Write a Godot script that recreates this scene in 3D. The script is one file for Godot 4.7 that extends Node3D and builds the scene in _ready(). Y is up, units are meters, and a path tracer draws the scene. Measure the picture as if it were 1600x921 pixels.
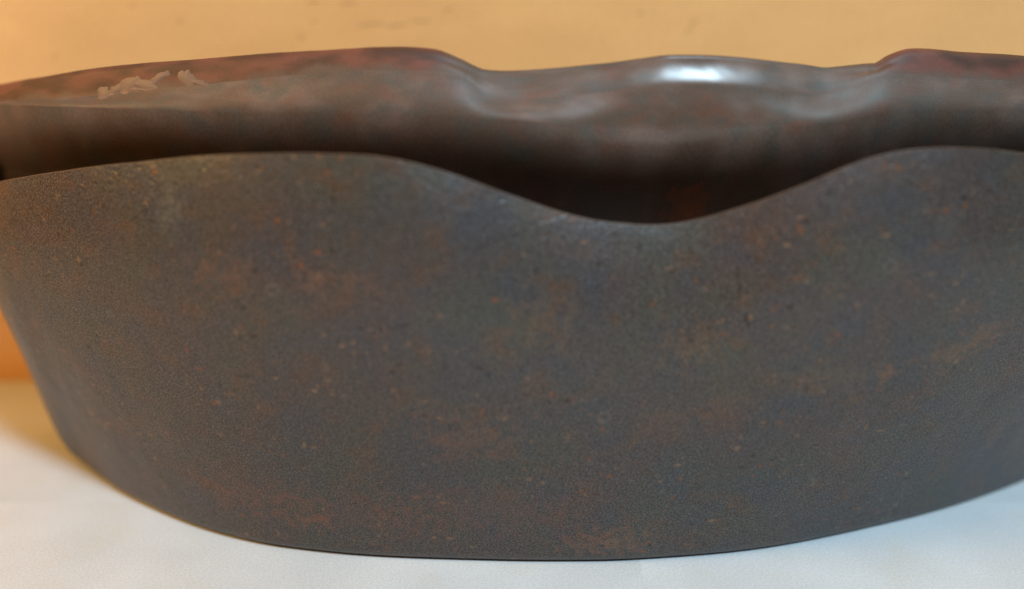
extends Node3D
# Close-up of a long, boat-shaped, mottled brown vessel on a white tabletop before a yellow wall. Metres, y up.

const N_STATIONS := 300
var warp := FastNoiseLite.new()
var loop_parts: Array = []          # part name of every strip of the cross-section


func _ready() -> void:
	# ---- camera
	var cam := Camera3D.new()
	cam.name = "camera"
	cam.position = Vector3(-0.0371, 0.1991, 0.3553)
	cam.rotation_degrees = Vector3(-20, 0, 0)
	cam.near = 0.01
	cam.far = 20.0
	var lens := CameraAttributesPhysical.new()
	lens.frustum_focal_length = 51.98
	lens.frustum_focus_distance = 0.364
	lens.exposure_aperture = 3.4
	lens.frustum_near = 0.01
	lens.frustum_far = 20.0
	cam.attributes = lens
	cam.fov = 26.0
	add_child(cam)
	cam.current = true
	# ---- surroundings: a dim room lit by an incandescent lamp
	var env := Environment.new()
	env.background_mode = Environment.BG_COLOR
	env.background_color = lin(0.055, 0.026, 0.007)
	env.background_energy_multiplier = 1.0
	env.tonemap_mode = Environment.TONE_MAPPER_LINEAR
	env.tonemap_exposure = 1.06
	env.sdfgi_enabled = true
	env.ssao_enabled = true
	env.ssil_enabled = true
	var we := WorldEnvironment.new()
	we.name = "environment"
	we.environment = env
	add_child(we)
	# ---- the cool overhead light
	var key := AreaLight3D.new()
	key.name = "cool_overhead_lamp"
	key.area_size = Vector2(0.22, 0.19)
	key.light_color = lin(0.62, 0.85, 1.0)
	key.light_energy = 1.32
	key.area_range = 6.0
	key.shadow_enabled = true
	add_child(key)
	key.look_at_from_position(Vector3(0.27, 0.92, 0.64), Vector3(0, 0.05, 0), Vector3(0, 0, -1))
	# ---- the warm room lamp
	var warm := OmniLight3D.new()
	warm.name = "warm_room_lamp"
	warm.position = Vector3(-1.05, 0.72, 0.34)
	warm.light_color = lin(1.0, 0.55, 0.15)
	warm.light_energy = 0.96
	warm.light_size = 0.25
	warm.omni_range = 6.0
	warm.shadow_enabled = true
	add_child(warm)

	warp.seed = 11
	warp.noise_type = FastNoiseLite.TYPE_SIMPLEX_SMOOTH
	warp.frequency = 1.0
	build_setting()
	build_vessel()


func lin(r: float, g: float, b: float) -> Color:
	return Color(r, g, b).linear_to_srgb()


func noise(s: int, f: float, octaves := 3) -> FastNoiseLite:
	var n := FastNoiseLite.new()
	n.seed = s
	n.noise_type = FastNoiseLite.TYPE_SIMPLEX_SMOOTH
	n.frequency = f
	n.fractal_octaves = octaves
	return n


func material(im: Image, rough: float) -> StandardMaterial3D:
	var m := StandardMaterial3D.new()
	m.albedo_texture = ImageTexture.create_from_image(im)
	m.roughness = rough
	m.texture_filter = BaseMaterial3D.TEXTURE_FILTER_LINEAR_WITH_MIPMAPS
	return m


# ------------------------------------------------------------------ tabletop and wall
func build_setting() -> void:
	# a rolled white sheet: fine paper-like grain, faint stains
	var w := 1024
	var im := Image.create(w, w, false, Image.FORMAT_RGB8)
	var a := noise(3, 0.006, 4)
	var b := noise(4, 0.35, 2)
	var c := noise(5, 0.012, 3)
	for y in w:
		for x in w:
			var k := a.get_noise_2d(x, y) * 0.035 + b.get_noise_2d(x, y) * 0.06
			var s := maxf(0.0, c.get_noise_2d(x, y) - 0.1) * 0.04
			im.set_pixel(x, y, Color(0.825 + k, 0.835 + k - s * 0.35, 0.845 + k - s))
	var tm := material(im, 0.5)
	var slab := box_mesh(Vector3(-0.8, -0.03, -0.0945), Vector3(0.8, 0, 0.75), 0.5)
	var top := MeshInstance3D.new()
	top.name = "tabletop"
	top.mesh = slab
	top.material_override = tm
	top.set_meta("kind", "structure")
	top.set_meta("label", "white tabletop that the brown vessel stands on")
	add_child(top)

	# yellow wall with short horizontal flecks and dents in its coat
	var ww := 2048
	var wh := 1024
	var wi := Image.create(ww, wh, false, Image.FORMAT_RGB8)
	var n1 := noise(7, 0.004, 4)
	var n2 := noise(8, 0.30, 2)
	var n3 := noise(9, 0.02, 3)
	for y in wh:
		for x in ww:
			var k := n1.get_noise_2d(x * 0.6, y) * 0.025 + n2.get_noise_2d(x * 0.7, y) * 0.06 + n3.get_noise_2d(x * 0.35, y) * 0.02
			wi.set_pixel(x, y, Color(0.965 + k, 0.735 + k, 0.475 + k * 0.8))
	# flecks: x, y (metres), length, slope
	var flecks := [[-0.1692, 0.1417, 0.0022, -0.2], [-0.1979, 0.1244, 0.0016, -0.3], [-0.1530, 0.1366, 0.0020, -0.3], [-0.1062, 0.1366, 0.0022, 0.10], [-0.1058, 0.1434, 0.0050, 0.15],
		[-0.0937, 0.1428, 0.0060, 0.10], [-0.0862, 0.1355, 0.0110, 0.10], [-0.0773, 0.1352, 0.0090, 0.04], [-0.0690, 0.1366, 0.0070, -0.10], [-0.1109, 0.1311, 0.0030, 0.1],
		[0.0264, 0.1362, 0.0030, 0.5], [0.0244, 0.1335, 0.0030, 0.9], [0.0074, 0.1395, 0.0025, 0.1], [-0.0593, 0.1406, 0.0030, 0.2], [-0.2272, 0.0328, 0.010, 0.1], [-0.2293, 0.0264, 0.008, 0.05]]
	for f in flecks:
		var steps := int(f[2] / 0.0002)
		for i in steps:
			var t := float(i) / steps - 0.5
			var px := int((f[0] + t * f[2] + 0.35) / 0.70 * ww)
			var py := int((0.33 - f[1] - t * f[2] * f[3]) / 0.35 * wh)
			for d in 2:
				var old := wi.get_pixel(px, clampi(py + d, 0, wh - 1))
				wi.set_pixel(px, clampi(py + d, 0, wh - 1), old.lerp(Color(0.50, 0.32, 0.16), (0.5 if d == 0 else 0.15) * (1.0 - 1.6 * absf(t))))
	var wm := material(wi, 0.75)
	var wall := MeshInstance3D.new()
	wall.name = "wall"
	wall.mesh = box_mesh(Vector3(-0.8, -0.02, -0.13), Vector3(0.8, 0.7, -0.095), 0.0)
	wall.material_override = wm
	wall.set_meta("kind", "structure")
	wall.set_meta("label", "plain yellow wall with small dark flecks behind the vessel")
	add_child(wall)


# a box with UVs: per metre scale on top (tile > 0), or the wall's own front mapping
func box_mesh(lo: Vector3, hi: Vector3, tile: float) -> ArrayMesh:
	var st := SurfaceTool.new()
	st.begin(Mesh.PRIMITIVE_TRIANGLES)
	var sides := [[Vector3.UP, Vector3.RIGHT, Vector3.BACK], [Vector3.DOWN, Vector3.RIGHT, Vector3.FORWARD], [Vector3.BACK, Vector3.RIGHT, Vector3.DOWN],
		[Vector3.FORWARD, Vector3.LEFT, Vector3.DOWN], [Vector3.RIGHT, Vector3.FORWARD, Vector3.DOWN], [Vector3.LEFT, Vector3.BACK, Vector3.DOWN]]
	var mid := (lo + hi) / 2
	var half := (hi - lo) / 2
	for s in sides:
		var n: Vector3 = s[0]
		var u: Vector3 = s[1]
		var v: Vector3 = s[2]
		var pts := []
		for q in [[-1, -1], [1, -1], [1, 1], [-1, 1]]:
			pts.append(mid + (n + u * q[0] + v * q[1]) * half)
		for k in [0, 1, 2, 0, 2, 3]:
			var p: Vector3 = pts[k]
			st.set_normal(n)
			if tile > 0.0:
				st.set_uv(Vector2(p.x, p.z) / 0.32 if absf(n.y) > 0.5 else Vector2(p.x + p.z, p.y) / 0.32)
			else:
				st.set_uv(Vector2((p.x + 0.35) / 0.70, (0.33 - p.y) / 0.35))
			st.add_vertex(p)
	return st.commit()


# ------------------------------------------------------------------ the vessel
# control points along its length (x, height) or (x, z), read as smooth curves
# the overhanging rim: where its face turns under (height), how far forward it stands (z)
const RIM_FACE := [[-0.235, 0.110], [-0.2156, 0.1158], [-0.1919, 0.1200], [-0.1465, 0.1231], [-0.1079, 0.1244], [-0.0717, 0.1257], [-0.0371, 0.1247], [-0.0027, 0.1219], [0.0147, 0.1217], [0.0499, 0.1231], [0.0682, 0.1254], [0.1083, 0.1231], [0.1428, 0.1190], [0.175, 0.113], [0.205, 0.106]]
const RIM_PLAN := [[-0.222, -0.05], [-0.197, -0.03], [-0.174, -0.0155], [-0.154, -0.007], [-0.136, -0.0003], [-0.1, 0.009], [-0.06, 0.0165], [-0.02, 0.019], [0.04, 0.016], [0.08, 0.007], [0.11, -0.0033], [0.138, -0.0152], [0.17, -0.0308], [0.205, -0.05]]
# the crease where the underside of the rim meets the wall: height and z
const CREASE := [[-0.222, 0.0868], [-0.1882, 0.1015], [-0.1624, 0.1094], [-0.1405, 0.1147], [-0.1209, 0.1186], [-0.1027, 0.1208], [-0.0857, 0.1219], [-0.0692, 0.1216], [-0.0532, 0.1177], [-0.0371, 0.1110], [-0.0206, 0.1051], [-0.0071, 0.1026], [0.0062, 0.1028], [0.0207, 0.1070], [0.0362, 0.1138], [0.0518, 0.1205], [0.0634, 0.1228], [0.0773, 0.1226], [0.0970, 0.1195], [0.1189, 0.1149], [0.1613, 0.1032], [0.185, 0.097], [0.205, 0.091]]
const CREASE_PLAN := [[-0.222, -0.0400], [-0.1882, -0.0100], [-0.1624, 0.0079], [-0.1405, 0.0203], [-0.1209, 0.0290], [-0.1027, 0.0358], [-0.0857, 0.0397], [-0.0692, 0.0423], [-0.0532, 0.0425], [-0.0371, 0.0400], [-0.0206, 0.0385], [-0.0071, 0.0371], [0.0062, 0.0367], [0.0207, 0.0380], [0.0362, 0.0406], [0.0518, 0.0406], [0.0634, 0.0391], [0.0773, 0.0363], [0.0970, 0.0284], [0.1189, 0.0180], [0.1613, -0.0109], [0.185, -0.027], [0.205, -0.039]]
const BACK_RIM := [[-0.235, 0.116], [-0.2265, 0.1170], [-0.1967, 0.1250], [-0.1708, 0.1314], [-0.1487, 0.1356], [-0.1283, 0.1382], [-0.1090, 0.1405], [-0.0903, 0.1422], [-0.0722, 0.1438], [-0.0580, 0.1435], [-0.0511, 0.1411], [-0.0441, 0.1384], [-0.0285, 0.1391], [-0.0114, 0.1410], [-0.0028, 0.1422], [0.0057, 0.1431], [0.0231, 0.1423], [0.0411, 0.1400], [0.0609, 0.1370], [0.0662, 0.1405], [0.0736, 0.1424], [0.0897, 0.1408], [0.1108, 0.1384], [0.1340, 0.1349], [0.1732, 0.1275], [0.205, 0.118]]
const LEDGE := [[-0.235, 0.114], [-0.2245, 0.1149], [-0.1945, 0.1223], [-0.1583, 0.1281], [-0.1274, 0.1329], [-0.0989, 0.1369], [-0.0718, 0.1395], [-0.0511, 0.1391], [-0.0441, 0.1364], [-0.0285, 0.1371], [-0.0114, 0.1390], [-0.0028, 0.1402], [0.0057, 0.1411], [0.0231, 0.1403], [0.0411, 0.1380], [0.0648, 0.1381], [0.0884, 0.1356], [0.1093, 0.1329], [0.1705, 0.1238], [0.205, 0.115]]
# the foot: where its front edge runs on the table (x, z), and how far the ends rise from it (x, height)
const FOOT := [[-0.230, -0.040], [-0.2000, -0.0340], [-0.1800, -0.0245], [-0.1724, -0.0174], [-0.1593, -0.0046], [-0.1347, 0.0133], [-0.1132, 0.0237], [-0.0935, 0.0288], [-0.0744, 0.0316], [-0.0482, 0.0333], [-0.0241, 0.034], [0.0001, 0.033], [0.0385, 0.0266],
	[0.081, 0.0112], [0.1060, -0.0006], [0.1325, -0.0165], [0.1611, -0.0370], [0.205, -0.042]]
const KEEL := [[-0.222, 0.0920], [-0.2150, 0.0900], [-0.2110, 0.0784], [-0.2026, 0.0513], [-0.1938, 0.0230], [-0.1873, 0.0070], [-0.1800, 0.0012], [-0.1700, 0.0], [0.135, 0.0], [0.145, 0.0015], [0.153, 0.008], [0.165, 0.030], [0.185, 0.070], [0.195, 0.088], [0.205, 0.092]]


func curve(c: Array, x: float) -> float:
	var n := c.size()
	if x <= c[0][0]:
		return c[0][1]
	if x >= c[n - 1][0]:
		return c[n - 1][1]
	var i := 0
	while c[i + 1][0] < x:
		i += 1
	var x0: float = c[i][0]
	var x1: float = c[i + 1][0]
	var y0: float = c[i][1]
	var y1: float = c[i + 1][1]
	var m0: float = (y1 - y0) / (x1 - x0) if i == 0 else (y1 - c[i - 1][1]) / (x1 - c[i - 1][0])
	var m1: float = (y1 - y0) / (x1 - x0) if i + 2 >= n else (c[i + 2][1] - y0) / (c[i + 2][0] - x0)
	var h := x1 - x0
	var t := (x - x0) / h
	var t2 := t * t
	var t3 := t2 * t
	return (2 * t3 - 3 * t2 + 1) * y0 + (t3 - 2 * t2 + t) * h * m0 + (-2 * t3 + 3 * t2) * y1 + (t3 - t2) * h * m1


func bez(out: PackedVector2Array, a: Vector2, b: Vector2, c: Vector2, d: Vector2, n: int) -> void:
	for i in n:
		out.append(a.bezier_interpolate(b, c, d, float(i) / n))


func mark(part: String, n: int, first: bool) -> void:
	if first:
		for i in n:
			loop_parts.append(part)


# the closed cross-section (z, y) at x; the same number of points everywhere
func section(x: float, first: bool) -> PackedVector2Array:
	var zr := curve(RIM_PLAN, x)
	var zk := zr - 0.0115 + 0.0032 * maxf(0.0, 1.0 - pow((x - 0.0085) / 0.0525, 2.0))
	var zb := curve(FOOT, x) + 0.0016
	var c := Vector2(curve(CREASE_PLAN, x), curve(CREASE, x))
	var yk := curve(BACK_RIM, x)
	var yl := curve(LEDGE, x) - 0.0005
	var b := curve(KEEL, x)
	var h := maxf(c.y - b, 0.004)
	var s := clampf(h / 0.06, 0.06, 1.0)      # the rounded foot shrinks towards the tips
	var o := PackedVector2Array()
	var v := func(z: float, y: float) -> Vector2: return Vector2(z, y)
	# underside, foot and front wall up to the crease; the wall leans back below the crease
	bez(o, v.call(-0.044, b), v.call(lerpf(-0.044, zb, 0.3), b), v.call(lerpf(-0.044, zb, 0.6), b), v.call(zb - 0.0030 * s, b + 0.0002 * s), 6)
	bez(o, v.call(zb - 0.0030 * s, b + 0.0002 * s), v.call(zb - 0.0014 * s, b + 0.0003 * s), v.call(zb + 0.0004 * s, b + 0.0014 * s), v.call(zb + 0.0010 * s, b + 0.0040 * s), 8)
	bez(o, v.call(zb + 0.0010 * s, b + 0.0040 * s), v.call(lerpf(zb, c.x, 0.4) + 0.006 * s, b + 0.36 * h), c + Vector2(0.0150 * s, -0.36 * h), c, 40)
	mark("front_wall", 54, first)
	# the thin top edge of the wall, and the slot behind it
	var face := Vector2(zr, curve(RIM_FACE, x))
	var back := zr - 0.030 * s
	var low := c.y - 0.036 * s
	bez(o, c, c + Vector2(-0.0002, 0.0004), c + Vector2(-0.0006, 0.0004), c + Vector2(-0.0011, -0.0006), 6)
	bez(o, c + Vector2(-0.0011, -0.0006), c + Vector2(-0.003, -0.008 * s), v.call(c.x - 0.006, low), v.call(c.x - 0.012, low), 10)
	var turn := face + Vector2(-0.0225, -0.0330) * s
	bez(o, v.call(c.x - 0.012, low), v.call(lerpf(c.x - 0.012, back, 0.6), low), v.call(back, low), v.call(back, low + 0.010 * s), 16)
	bez(o, v.call(back, low + 0.010 * s), v.call(back, lerpf(low + 0.010 * s, turn.y, 0.5)), turn + Vector2(-0.0030, -0.0050) * s, turn, 20)
	mark("slot", 52, first)
	# the underside of the rim comes forward and rounds up into its face
	bez(o, turn, turn + Vector2(0.0090, 0.0130) * s, face + Vector2(-0.0006, -0.0090) * s, face + Vector2(-0.0004, 0.0012) * s, 20)
	# the rim's face, up to the lip
	var flat := smoothstep(0.064, 0.038, absf(x - 0.0065))     # over the notch the edge is a broad slope
	var lift := Vector2(zk, maxf(yk, yl + 0.0012))
	var foot := Vector2(lerpf(zk + 0.0072, lift.x + 0.0054, flat), lerpf(yl - 0.0008, lift.y - 0.0076, flat))
	var rise := maxf(foot.y - face.y - 0.0012 * s, 0.001)
	bez(o, face + Vector2(-0.0004, 0.0012) * s, face + Vector2(-0.0004, 0.0012 * s + 0.40 * rise), foot + Vector2(0.0014, -0.38 * rise), foot, 18)
	mark("overhang", 38, first)
	# the lip along the top: raised except over the notch
	var side_a := foot + Vector2(-0.0012, 0.0024).lerp(Vector2(-0.0007, 0.0018), flat)
	var side_b := Vector2(zk + 0.0056, lift.y - 0.0030).lerp(lift + Vector2(0.0029, -0.0029), flat)
	var crest := lift + Vector2(0.0046, -0.0011).lerp(Vector2(0.0014, -0.0015), flat)
	bez(o, foot, side_a, side_b, crest, 10)
	bez(o, crest, lift + Vector2(0.003, 0.0001).lerp(Vector2(0.0009, -0.0007), flat), lift + Vector2(0.0015, 0.0001).lerp(Vector2(0.0005, -0.0004), flat), lift + Vector2(0.0002, -0.0012), 10)
	mark("lip", 20, first)
	# the shallow hollow behind the lip, and the low back
	var zd := minf(zk - 0.012, -0.040)
	bez(o, lift + Vector2(0.0002, -0.0012), lift + Vector2(-0.002, -0.010), v.call(lerpf(zk, zd, 0.3), lift.y - 0.034), v.call(lerpf(zk, zd, 0.5), lift.y - 0.036), 14)
	bez(o, v.call(lerpf(zk, zd, 0.5), lift.y - 0.036), v.call(lerpf(zk, zd, 0.8), lift.y - 0.038), v.call(zd + 0.002, lift.y - 0.034), v.call(zd, lift.y - 0.027), 10)
	mark("hollow", 24, first)
	bez(o, v.call(zd, lift.y - 0.027), v.call(zd - 0.003, lift.y - 0.024), v.call(zd - 0.007, lift.y - 0.026), v.call(zd - 0.008, lift.y - 0.032), 6)
	bez(o, v.call(zd - 0.008, lift.y - 0.032), v.call(zd - 0.012, b + 0.5 * h), v.call(-0.062, b + 0.3 * h), v.call(-0.060, b + 0.004 * s), 12)
	bez(o, v.call(-0.060, b + 0.004 * s), v.call(-0.0585, b), v.call(-0.052, b), v.call(-0.044, b), 8)
	mark("back_wall", 26, first)
	return o


func build_vessel() -> void:
	var x0 := -0.2215
	var x1 := 0.2045
	var grid: Array = []
	for i in N_STATIONS:
		var t := float(i) / (N_STATIONS - 1)
		var x := lerpf(x0, x1, t)
		var ring := section(x, i == 0)
		var row := PackedVector3Array()
		for p in ring:
			row.append(Vector3(x, p.y, p.x))
		grid.append(row)
	var m: int = grid[0].size()
	# hand-worked unevenness: a few tenths of a millimetre, sound along the keel
	for i in N_STATIONS:
		for j in m:
			var p: Vector3 = grid[i][j]
			var k := clampf(p.y / 0.02, 0.0, 1.0)
			var d := Vector3(0, warp.get_noise_3d(p.x * 30, p.y * 30, p.z * 30), warp.get_noise_3d(p.x * 22 + 50, p.y * 22, p.z * 22)) * (0.0005 if p.y < 0.10 else 0.00025)
			d += Vector3(0, 0, warp.get_noise_3d(p.x * 90, p.y * 90, p.z * 90 + 9)) * (0.00020 if p.y < 0.10 else 0.00006)
			grid[i][j] = p + d * k
	# normals from the whole surface, so that parts meet smoothly
	var normals: Array = []
	for i in N_STATIONS:
		var row := PackedVector3Array()
		for j in m:
			var du: Vector3 = grid[mini(i + 1, N_STATIONS - 1)][j] - grid[maxi(i - 1, 0)][j]
			var dv: Vector3 = grid[i][(j + 1) % m] - grid[i][(j - 1 + m) % m]
			row.append(dv.cross(du).normalized() * -1.0)
		normals.append(row)

	var vessel := Node3D.new()
	vessel.name = "vessel"
	vessel.set_meta("label", "long dark brown mottled vessel with an overhanging notched rim, standing on the white tabletop")
	vessel.set_meta("category", "vessel")
	add_child(vessel)

	var front_mat := material(paint_front(), 0.39)
	front_mat.heightmap_enabled = true
	front_mat.heightmap_texture = ImageTexture.create_from_image(pits())
	front_mat.heightmap_scale = 0.022
	var band_mat := material(paint_band(true), 1.0)
	band_mat.roughness_texture = ImageTexture.create_from_image(polish())
	band_mat.roughness_texture_channel = BaseMaterial3D.TEXTURE_CHANNEL_RED
	var slot_mat := material(paint_slot(), 0.6)
	var notch_mat: StandardMaterial3D = band_mat.duplicate()
	notch_mat.albedo_texture = ImageTexture.create_from_image(paint_band(false))
	var lip_mat := material(paint_lip(), 0.58)
	var a := station(-0.0490, x0, x1)
	var b := station(0.0600, x0, x1)
	var last := N_STATIONS - 1
	strip(vessel, "front_wall", grid, normals, 0, 54, 0, last, front_mat, true)
	strip(vessel, "slot", grid, normals, 54, 106, 0, last, slot_mat, false)
	strip(vessel, "overhang", grid, normals, 106, 144, 0, last, band_mat, false)
	var l1 := strip(vessel, "raised_lip", grid, normals, 144, 164, 0, a, lip_mat, false)
	l1.set_meta("label", "long reddish raised lip at the left of the notch")
	strip(vessel, "notch_edge", grid, normals, 144, 164, a, b, notch_mat, false)
	var l2 := strip(vessel, "raised_lip", grid, normals, 144, 164, b, last, lip_mat, false)
	l2.set_meta("label", "reddish raised lip at the right of the notch")
	strip(vessel, "hollow", grid, normals, 164, 188, 0, last, front_mat, true)
	strip(vessel, "back_wall", grid, normals, 188, m, 0, last, front_mat, true)
	# tips
	for e in [0, N_STATIONS - 1]:
		var st := SurfaceTool.new()
		st.begin(Mesh.PRIMITIVE_TRIANGLES)
		var mid := Vector3()
		for p in grid[e]:
			mid += p / m
		for j in m:
			var q := [mid, grid[e][j], grid[e][(j + 1) % m]]
			if e == 0:
				q = [mid, grid[e][(j + 1) % m], grid[e][j]]
			for p in q:
				st.set_normal(Vector3(-1 if e == 0 else 1, 0, 0))
				st.set_uv(Vector2(0.02, 0.5))
				st.add_vertex(p)
		var o := MeshInstance3D.new()
		o.name = "tip"
		o.mesh = st.commit()
		o.material_override = front_mat
		vessel.add_child(o, true)

	# pale dried smears on the back of the ledge, at the left
	var sm := StandardMaterial3D.new()
	sm.albedo_color = Color(0.46, 0.355, 0.305)
	sm.roughness = 0.5
	# x, distance up the slope from the lip's foot (m), half length, half width (m), lean
	for q in [[-0.1554, 0.0001, 0.0023, 0.0025, 0.0], [-0.1518, 0.0009, 0.0030, 0.0014, 0.3], [-0.1469, 0.0020, 0.0040, 0.0023, 0.2], [-0.1425, 0.0016, 0.0049, 0.0016, -0.2], [-0.1445, 0.0004, 0.0043, 0.0008, -0.1], [-0.1371, 0.0032, 0.0035, 0.0014, 0.45], [-0.1288, 0.0025, 0.0030, 0.0024, -0.5], [-0.1254, 0.0008, 0.0035, 0.0010, -0.3]]:
		smear(vessel, grid, normals, q, x0, x1, sm)


func station(x: float, x0: float, x1: float) -> int:
	return int(round((x - x0) / (x1 - x0) * (N_STATIONS - 1)))


func strip(parent: Node3D, called: String, grid: Array, normals: Array, j0: int, j1: int, i0: int, i1: int, mat: Material, by_height: bool) -> MeshInstance3D:
	var v := PackedVector3Array()
	var n := PackedVector3Array()
	var uv := PackedVector2Array()
	var idx := PackedInt32Array()
	var m: int = grid[0].size()
	var wide := j1 - j0 + 1
	for i in range(i0, i1 + 1):
		for j in range(j0, j1 + 1):
			var p: Vector3 = grid[i][j % m]
			v.append(p)
			n.append(normals[i][j % m])
			uv.append(Vector2((p.x + 0.22) / 0.44, 1.0 - p.y / 0.14 if by_height else float(j - j0) / (j1 - j0)))
	for i in i1 - i0:
		for j in wide - 1:
			var a := i * wide + j
			var b := a + wide
			idx.append_array(PackedInt32Array([a, a + 1, b, a + 1, b + 1, b]))
	var arr := []
	arr.resize(Mesh.ARRAY_MAX)
	arr[Mesh.ARRAY_VERTEX] = v
	arr[Mesh.ARRAY_NORMAL] = n
	arr[Mesh.ARRAY_TEX_UV] = uv
	arr[Mesh.ARRAY_INDEX] = idx
	var am := ArrayMesh.new()
	am.add_surface_from_arrays(Mesh.PRIMITIVE_TRIANGLES, arr)
	var o := MeshInstance3D.new()
	o.name = called
	o.mesh = am
	o.material_override = mat
	parent.add_child(o, true)
	return o


func on_surface(grid: Array, i: float, j: float) -> Vector3:
	var i0 := int(i)
	var j0 := int(j)
	var a: Vector3 = grid[i0][j0].lerp(grid[i0 + 1][j0], i - i0)
	var b: Vector3 = grid[i0][j0 + 1].lerp(grid[i0 + 1][j0 + 1], i - i0)
	return a.lerp(b, j - j0)


func smear(parent: Node3D, grid: Array, normals: Array, q: Array, x0: float, x1: float, mat: Material) -> void:
	var st := SurfaceTool.new()
	st.begin(Mesh.PRIMITIVE_TRIANGLES)
	st.set_smooth_group(0)
	var rings := 6
	var spokes := 36
	var pts: Array = []
	for r in rings + 1:
		var row := PackedVector3Array()
		for s in spokes:
			var ang := TAU * s / spokes
			var rad := float(r) / rings
			var edge: float = 1.0 + 0.5 * warp.get_noise_2d(cos(ang) * 1.1 + q[0] * 900.0, sin(ang) * 1.1)
			var ex: float = cos(ang) * rad * edge
			var ey: float = sin(ang) * rad * edge
			var x: float = q[0] + ex * q[2]
			var i := (x - x0) / (x1 - x0) * (N_STATIONS - 1)
			var dist: float = q[1] + ey * q[3] + ex * q[2] * q[4]
			var j := 144.0
			var i0 := int(i)
			var left := absf(dist)
			var way := 1 if dist > 0.0 else -1
			while true:
				var step: float = grid[i0][int(j)].distance_to(grid[i0][int(j) + way])
				if step >= left:
					j += way * left / step
					break
				left -= step
				j += way
			var p := on_surface(grid, i, j)
			var nn: Vector3 = normals[i0][int(j)]
			row.append(p + nn * (0.00026 * (1.0 - rad * rad) - 0.00004))
		pts.append(row)
	for r in rings:
		for s in spokes:
			var s2 := (s + 1) % spokes
			for p in [pts[r][s], pts[r + 1][s2], pts[r + 1][s], pts[r][s], pts[r][s2], pts[r + 1][s2]]:
				st.add_vertex(p)
	st.index()
	st.generate_normals()
	var o := MeshInstance3D.new()
	o.name = "dried_smear"
	o.mesh = st.commit()
	o.material_override = mat
	parent.add_child(o, true)


# ------------------------------------------------------------------ patina
func patina(c: Color, to: Color, k: float) -> Color:
	return c.lerp(to, clampf(k, 0.0, 1.0))


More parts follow.
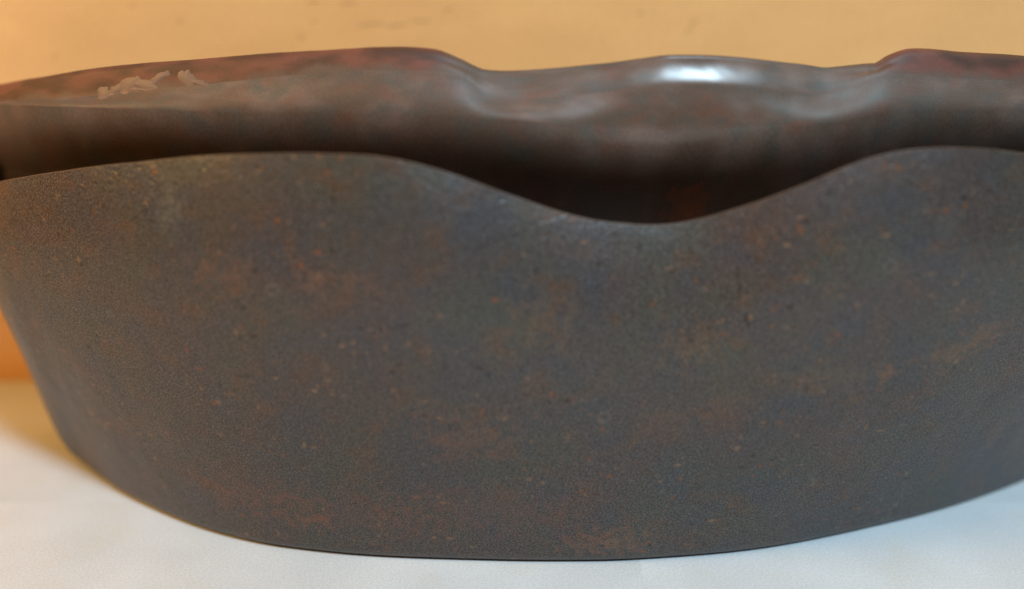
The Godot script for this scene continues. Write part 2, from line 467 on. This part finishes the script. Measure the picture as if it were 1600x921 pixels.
# the outer wall: dark brown with grey-olive clouds and rust freckles. Across 0.44 m, up 0.14 m
func paint_front() -> Image:
	var w := 2048
	var h := 652
	var im := Image.create(w, h, false, Image.FORMAT_RGB8)
	var big := noise(21, 0.0045, 4)
	var cloud := noise(22, 0.010, 4)
	var rust := noise(23, 0.016, 4)
	var fine := noise(24, 0.06, 3)
	var grain := noise(25, 0.33, 2)
	for y in h:
		for x in w:
			var c := Color(0.272, 0.230, 0.216)
			c = patina(c, Color(0.262, 0.244, 0.216), 0.5 + big.get_noise_2d(x, y) * 1.4)
			c = patina(c, Color(0.246, 0.232, 0.238), 0.2 + cloud.get_noise_2d(x + 500, y) * 1.3)
			c = patina(c, Color(0.33, 0.235, 0.18), (rust.get_noise_2d(x * 0.8, y) - 0.12) * 1.2 + fine.get_noise_2d(x, y) * 0.22)
			var k := grain.get_noise_2d(x, y) * 0.21 + fine.get_noise_2d(x + 90, y + 40) * 0.025
			im.set_pixel(x, y, Color(c.r + k, c.g + k, c.b + k))
	# rust spots, pale blots and bare patches that can be pointed at: x, y (m), half width, half height, colour, strength
	var rusty := Color(0.56, 0.34, 0.22)
	var red := Color(0.48, 0.29, 0.23)
	var pale := Color(0.46, 0.44, 0.37)
	var teal := Color(0.22, 0.25, 0.24)
	var spots := [[-0.118, 0.090, 0.005, 0.006, rusty, 0.5], [-0.108, 0.090, 0.004, 0.005, rusty, 0.5], [-0.088, 0.089, 0.005, 0.004, rusty, 0.6], [-0.076, 0.091, 0.007, 0.003, rusty, 0.4],
		[-0.128, 0.104, 0.004, 0.008, pale, 0.7], [-0.145, 0.097, 0.007, 0.006, rusty, 0.3], [-0.152, 0.113, 0.004, 0.004, pale, 0.35], [-0.030, 0.080, 0.009, 0.008, Color(0.52, 0.36, 0.22), 0.5], [0.010, 0.071, 0.010, 0.006, Color(0.50, 0.34, 0.21), 0.5],
		[-0.049, 0.045, 0.014, 0.007, rusty, 0.5], [-0.062, 0.054, 0.010, 0.005, rusty, 0.3], [0.064, 0.062, 0.004, 0.003, rusty, 0.9], [0.050, 0.062, 0.011, 0.007, Color(0.47, 0.36, 0.22), 0.5], [0.082, 0.066, 0.010, 0.004, rusty, 0.6],
		[0.092, 0.071, 0.008, 0.004, rusty, 0.6], [0.048, 0.026, 0.0015, 0.003, pale, 0.7], [0.036, 0.030, 0.014, 0.006, teal, 0.6], [0.014, 0.028, 0.016, 0.006, teal, 0.5], [-0.010, 0.008, 0.015, 0.005, rusty, 0.75], [-0.095, 0.012, 0.006, 0.003, rusty, 0.6],
		[-0.110, 0.020, 0.020, 0.008, red, 0.5], [-0.085, 0.016, 0.030, 0.008, red, 0.5], [-0.045, 0.020, 0.030, 0.010, red, 0.5], [-0.145, 0.036, 0.014, 0.010, red, 0.3], [0.005, 0.050, 0.010, 0.006, rusty, 0.3], [0.020, 0.055, 0.008, 0.006, rusty, 0.3], [0.056, 0.042, 0.005, 0.010, rusty, 0.35],
		[-0.150, 0.072, 0.0013, 0.0013, pale, 0.6], [0.090, 0.100, 0.012, 0.006, Color(0.17, 0.13, 0.11), 0.5], [0.075, 0.104, 0.003, 0.004, pale, 0.35], [-0.020, 0.106, 0.004, 0.003, rusty, 0.35], [0.045, 0.088, 0.002, 0.004, rusty, 0.35]]
	var fray := noise(26, 0.035, 4)
	for s in spots:
		var cx: float = (s[0] + 0.22) / 0.44 * w
		var cy: float = (1.0 - s[1] / 0.14) * h
		var rx: float = s[2] / 0.44 * w
		var ry: float = s[3] / 0.14 * h
		for y in range(maxi(0, int(cy - 1.8 * ry)), mini(h, int(cy + 1.8 * ry))):
			for x in range(maxi(0, int(cx - 1.8 * rx)), mini(w, int(cx + 1.8 * rx))):
				var d := Vector2((x - cx) / rx, (y - cy) / ry).length() + fray.get_noise_2d(x * 1.5, y * 1.5) * 1.3
				var k := 0.60 * smoothstep(1.25, 0.1, d) * float(s[5]) * (0.75 + 0.6 * fine.get_noise_2d(x * 2.0, y * 2.0))
				if k > 0.0:
					im.set_pixel(x, y, patina(im.get_pixel(x, y), s[4], k))
	# tan speckles and dark pits, strewn in drifts
	var rng := RandomNumberGenerator.new()
	rng.seed = 77
	for n in 9000:
		var cx := rng.randf() * w
		var cy := rng.randf() * h
		var drift := big.get_noise_2d(cx + 900.0, cy * 1.3)
		if rng.randf() > 0.35 + drift * 1.6:
			continue
		var r := 1.1 + 3.4 * pow(rng.randf(), 3.5)
		var tint := (Color(0.47, 0.36, 0.27) if rng.randf() < 0.6 else Color(0.45, 0.27, 0.17)) if rng.randf() < 0.78 else Color(0.15, 0.12, 0.11)
		var hard := rng.randf_range(0.3, 0.9)
		var e := rng.randf_range(0.6, 1.6)
		for y in range(maxi(0, int(cy - r * 2)), mini(h, int(cy + r * 2) + 1)):
			for x in range(maxi(0, int(cx - r * 2)), mini(w, int(cx + r * 2) + 1)):
				var d := Vector2((x - cx) / e, (y - cy) * e).length() / r
				im.set_pixel(x, y, patina(im.get_pixel(x, y), tint, hard * smoothstep(1.3, 0.4, d)))
	# small ring-shaped stains
	for s in [[-0.0995, 0.087], [-0.0125, 0.051], [-0.009, 0.0075], [0.060, 0.094]]:
		var cx: float = (s[0] + 0.22) / 0.44 * w
		var cy: float = (1.0 - s[1] / 0.14) * h
		for y in range(maxi(0, int(cy - 12)), mini(h, int(cy + 13))):
			for x in range(int(cx - 12), int(cx + 13)):
				var d := Vector2(x - cx, y - cy).length()
				im.set_pixel(x, y, patina(im.get_pixel(x, y), pale, 0.35 * exp(-pow((d - 7.5) / 1.8, 2.0))))
	return im


# the sloping ledge: greyer brown with reddish and greenish blots (across 0.44 m; v runs from the hollow to the lip)
func paint_band(stained: bool) -> Image:
	var w := 1400
	var h := 96
	var im := Image.create(w, h, false, Image.FORMAT_RGB8)
	var big := noise(31, 0.012, 3)
	var cloud := noise(32, 0.022, 3)
	var grain := noise(33, 0.42, 2)
	for y in h:
		for x in w:
			var c := Color(0.36, 0.285, 0.24)
			c = patina(c, Color(0.43, 0.35, 0.31), 0.3 + big.get_noise_2d(x, y * 1.4) * 1.5)
			c = patina(c, Color(0.31, 0.30, 0.275), cloud.get_noise_2d(x, y * 1.4 + 200) * 1.1)
			c = patina(c, Color(0.43, 0.28, 0.23), (cloud.get_noise_2d(x + 700, y * 1.4) - 0.15) * 1.1)
			if stained:
				var d := Vector2((x - 741.0) / 20.0, (y - 12.0) / 11.0).length() + cloud.get_noise_2d(x * 2.0, y * 3.0)
				c = patina(c, Color(0.62, 0.33, 0.17), smoothstep(1.4, 0.2, d) * 0.85)
			var k := grain.get_noise_2d(x, y) * 0.05
			im.set_pixel(x, y, Color(c.r + k, c.g + k, c.b + k))
	return im


# how rough the band is: rubbed smooth by use over the notch, matt elsewhere
func polish() -> Image:
	var im := Image.create(700, 8, false, Image.FORMAT_RGB8)
	var n := noise(61, 0.05, 3)
	for x in 700:
		var at := float(x) / 700 * 0.44 - 0.22
		var worn := smoothstep(0.042, 0.018, absf(at - 0.0115))
		for y in 8:
			var k := lerpf(0.58, 0.29, worn) + n.get_noise_2d(x, y * 4.0) * 0.05
			im.set_pixel(x, y, Color(k, k, k))
	return im


func paint_lip() -> Image:
	var w := 1400
	var h := 64
	var im := Image.create(w, h, false, Image.FORMAT_RGB8)
	var big := noise(41, 0.015, 3)
	var grain := noise(43, 0.42, 2)
	for y in h:
		for x in w:
			var c := Color(0.43, 0.25, 0.20)
			c = patina(c, Color(0.30, 0.19, 0.15), 0.4 + big.get_noise_2d(x, y * 1.4) * 1.5)
			var at := float(x) / w * 0.44 - 0.22
			var away := smoothstep(0.0, 0.009, maxf(-0.050 - at, at - 0.061) + big.get_noise_2d(x * 2.0, y * 2.0) * 0.004)
			c = patina(Color(0.37, 0.29, 0.245), c, away * smoothstep(-4.0, 14.0, y + big.get_noise_2d(x * 1.5, 40.0) * 16.0))
			var k := grain.get_noise_2d(x, y) * 0.04
			im.set_pixel(x, y, Color(c.r + k, c.g + k, c.b + k))
	return im


# the slot: the same brown, rusty in places
func paint_slot() -> Image:
	var w := 1400
	var h := 160
	var im := Image.create(w, h, false, Image.FORMAT_RGB8)
	var big := noise(51, 0.012, 4)
	var grain := noise(53, 0.42, 2)
	for y in h:
		for x in w:
			var c := Color(0.30, 0.235, 0.20)
			c = patina(c, Color(0.36, 0.26, 0.19), 0.2 + big.get_noise_2d(x, y * 2.0) * 1.4)
			var k := grain.get_noise_2d(x, y) * 0.03
			im.set_pixel(x, y, Color(c.r + k, c.g + k, c.b + k))
	return im


# fine relief of the wall: cast grain with shallow pits and a few scratches
func pits() -> Image:
	var w := 1400
	var h := 446
	var im := Image.create(w, h, false, Image.FORMAT_RGB8)
	var a := noise(71, 0.20, 3)
	var b := noise(72, 0.04, 3)
	for y in h:
		for x in w:
			var k := 0.62 + a.get_noise_2d(x, y) * 0.22 + b.get_noise_2d(x, y) * 0.25
			im.set_pixel(x, y, Color(k, k, k))
	var rng := RandomNumberGenerator.new()
	rng.seed = 5
	for n in 900:
		var cx := rng.randf_range(4, w - 5)
		var cy := rng.randf_range(4, h - 5)
		var r := rng.randf_range(0.8, 2.6)
		for y in range(int(cy - r), int(cy + r) + 1):
			for x in range(int(cx - r), int(cx + r) + 1):
				var d := Vector2(x - cx, y - cy).length() / r
				if d < 1.0:
					var k := im.get_pixel(x, y).r - 0.5 * (1.0 - d * d)
					im.set_pixel(x, y, Color(k, k, k))
	for n in 26:
		var p := Vector2(rng.randf_range(60, w - 60), rng.randf_range(30, h - 30))
		var dir := Vector2.from_angle(rng.randf_range(-0.7, 0.7))
		for i in rng.randi_range(20, 90):
			p += dir
			dir = dir.rotated(rng.randf_range(-0.03, 0.03))
			var x := clampi(int(p.x), 0, w - 1)
			var y := clampi(int(p.y), 0, h - 1)
			var k := im.get_pixel(x, y).r - 0.3
			im.set_pixel(x, y, Color(k, k, k))
	return im
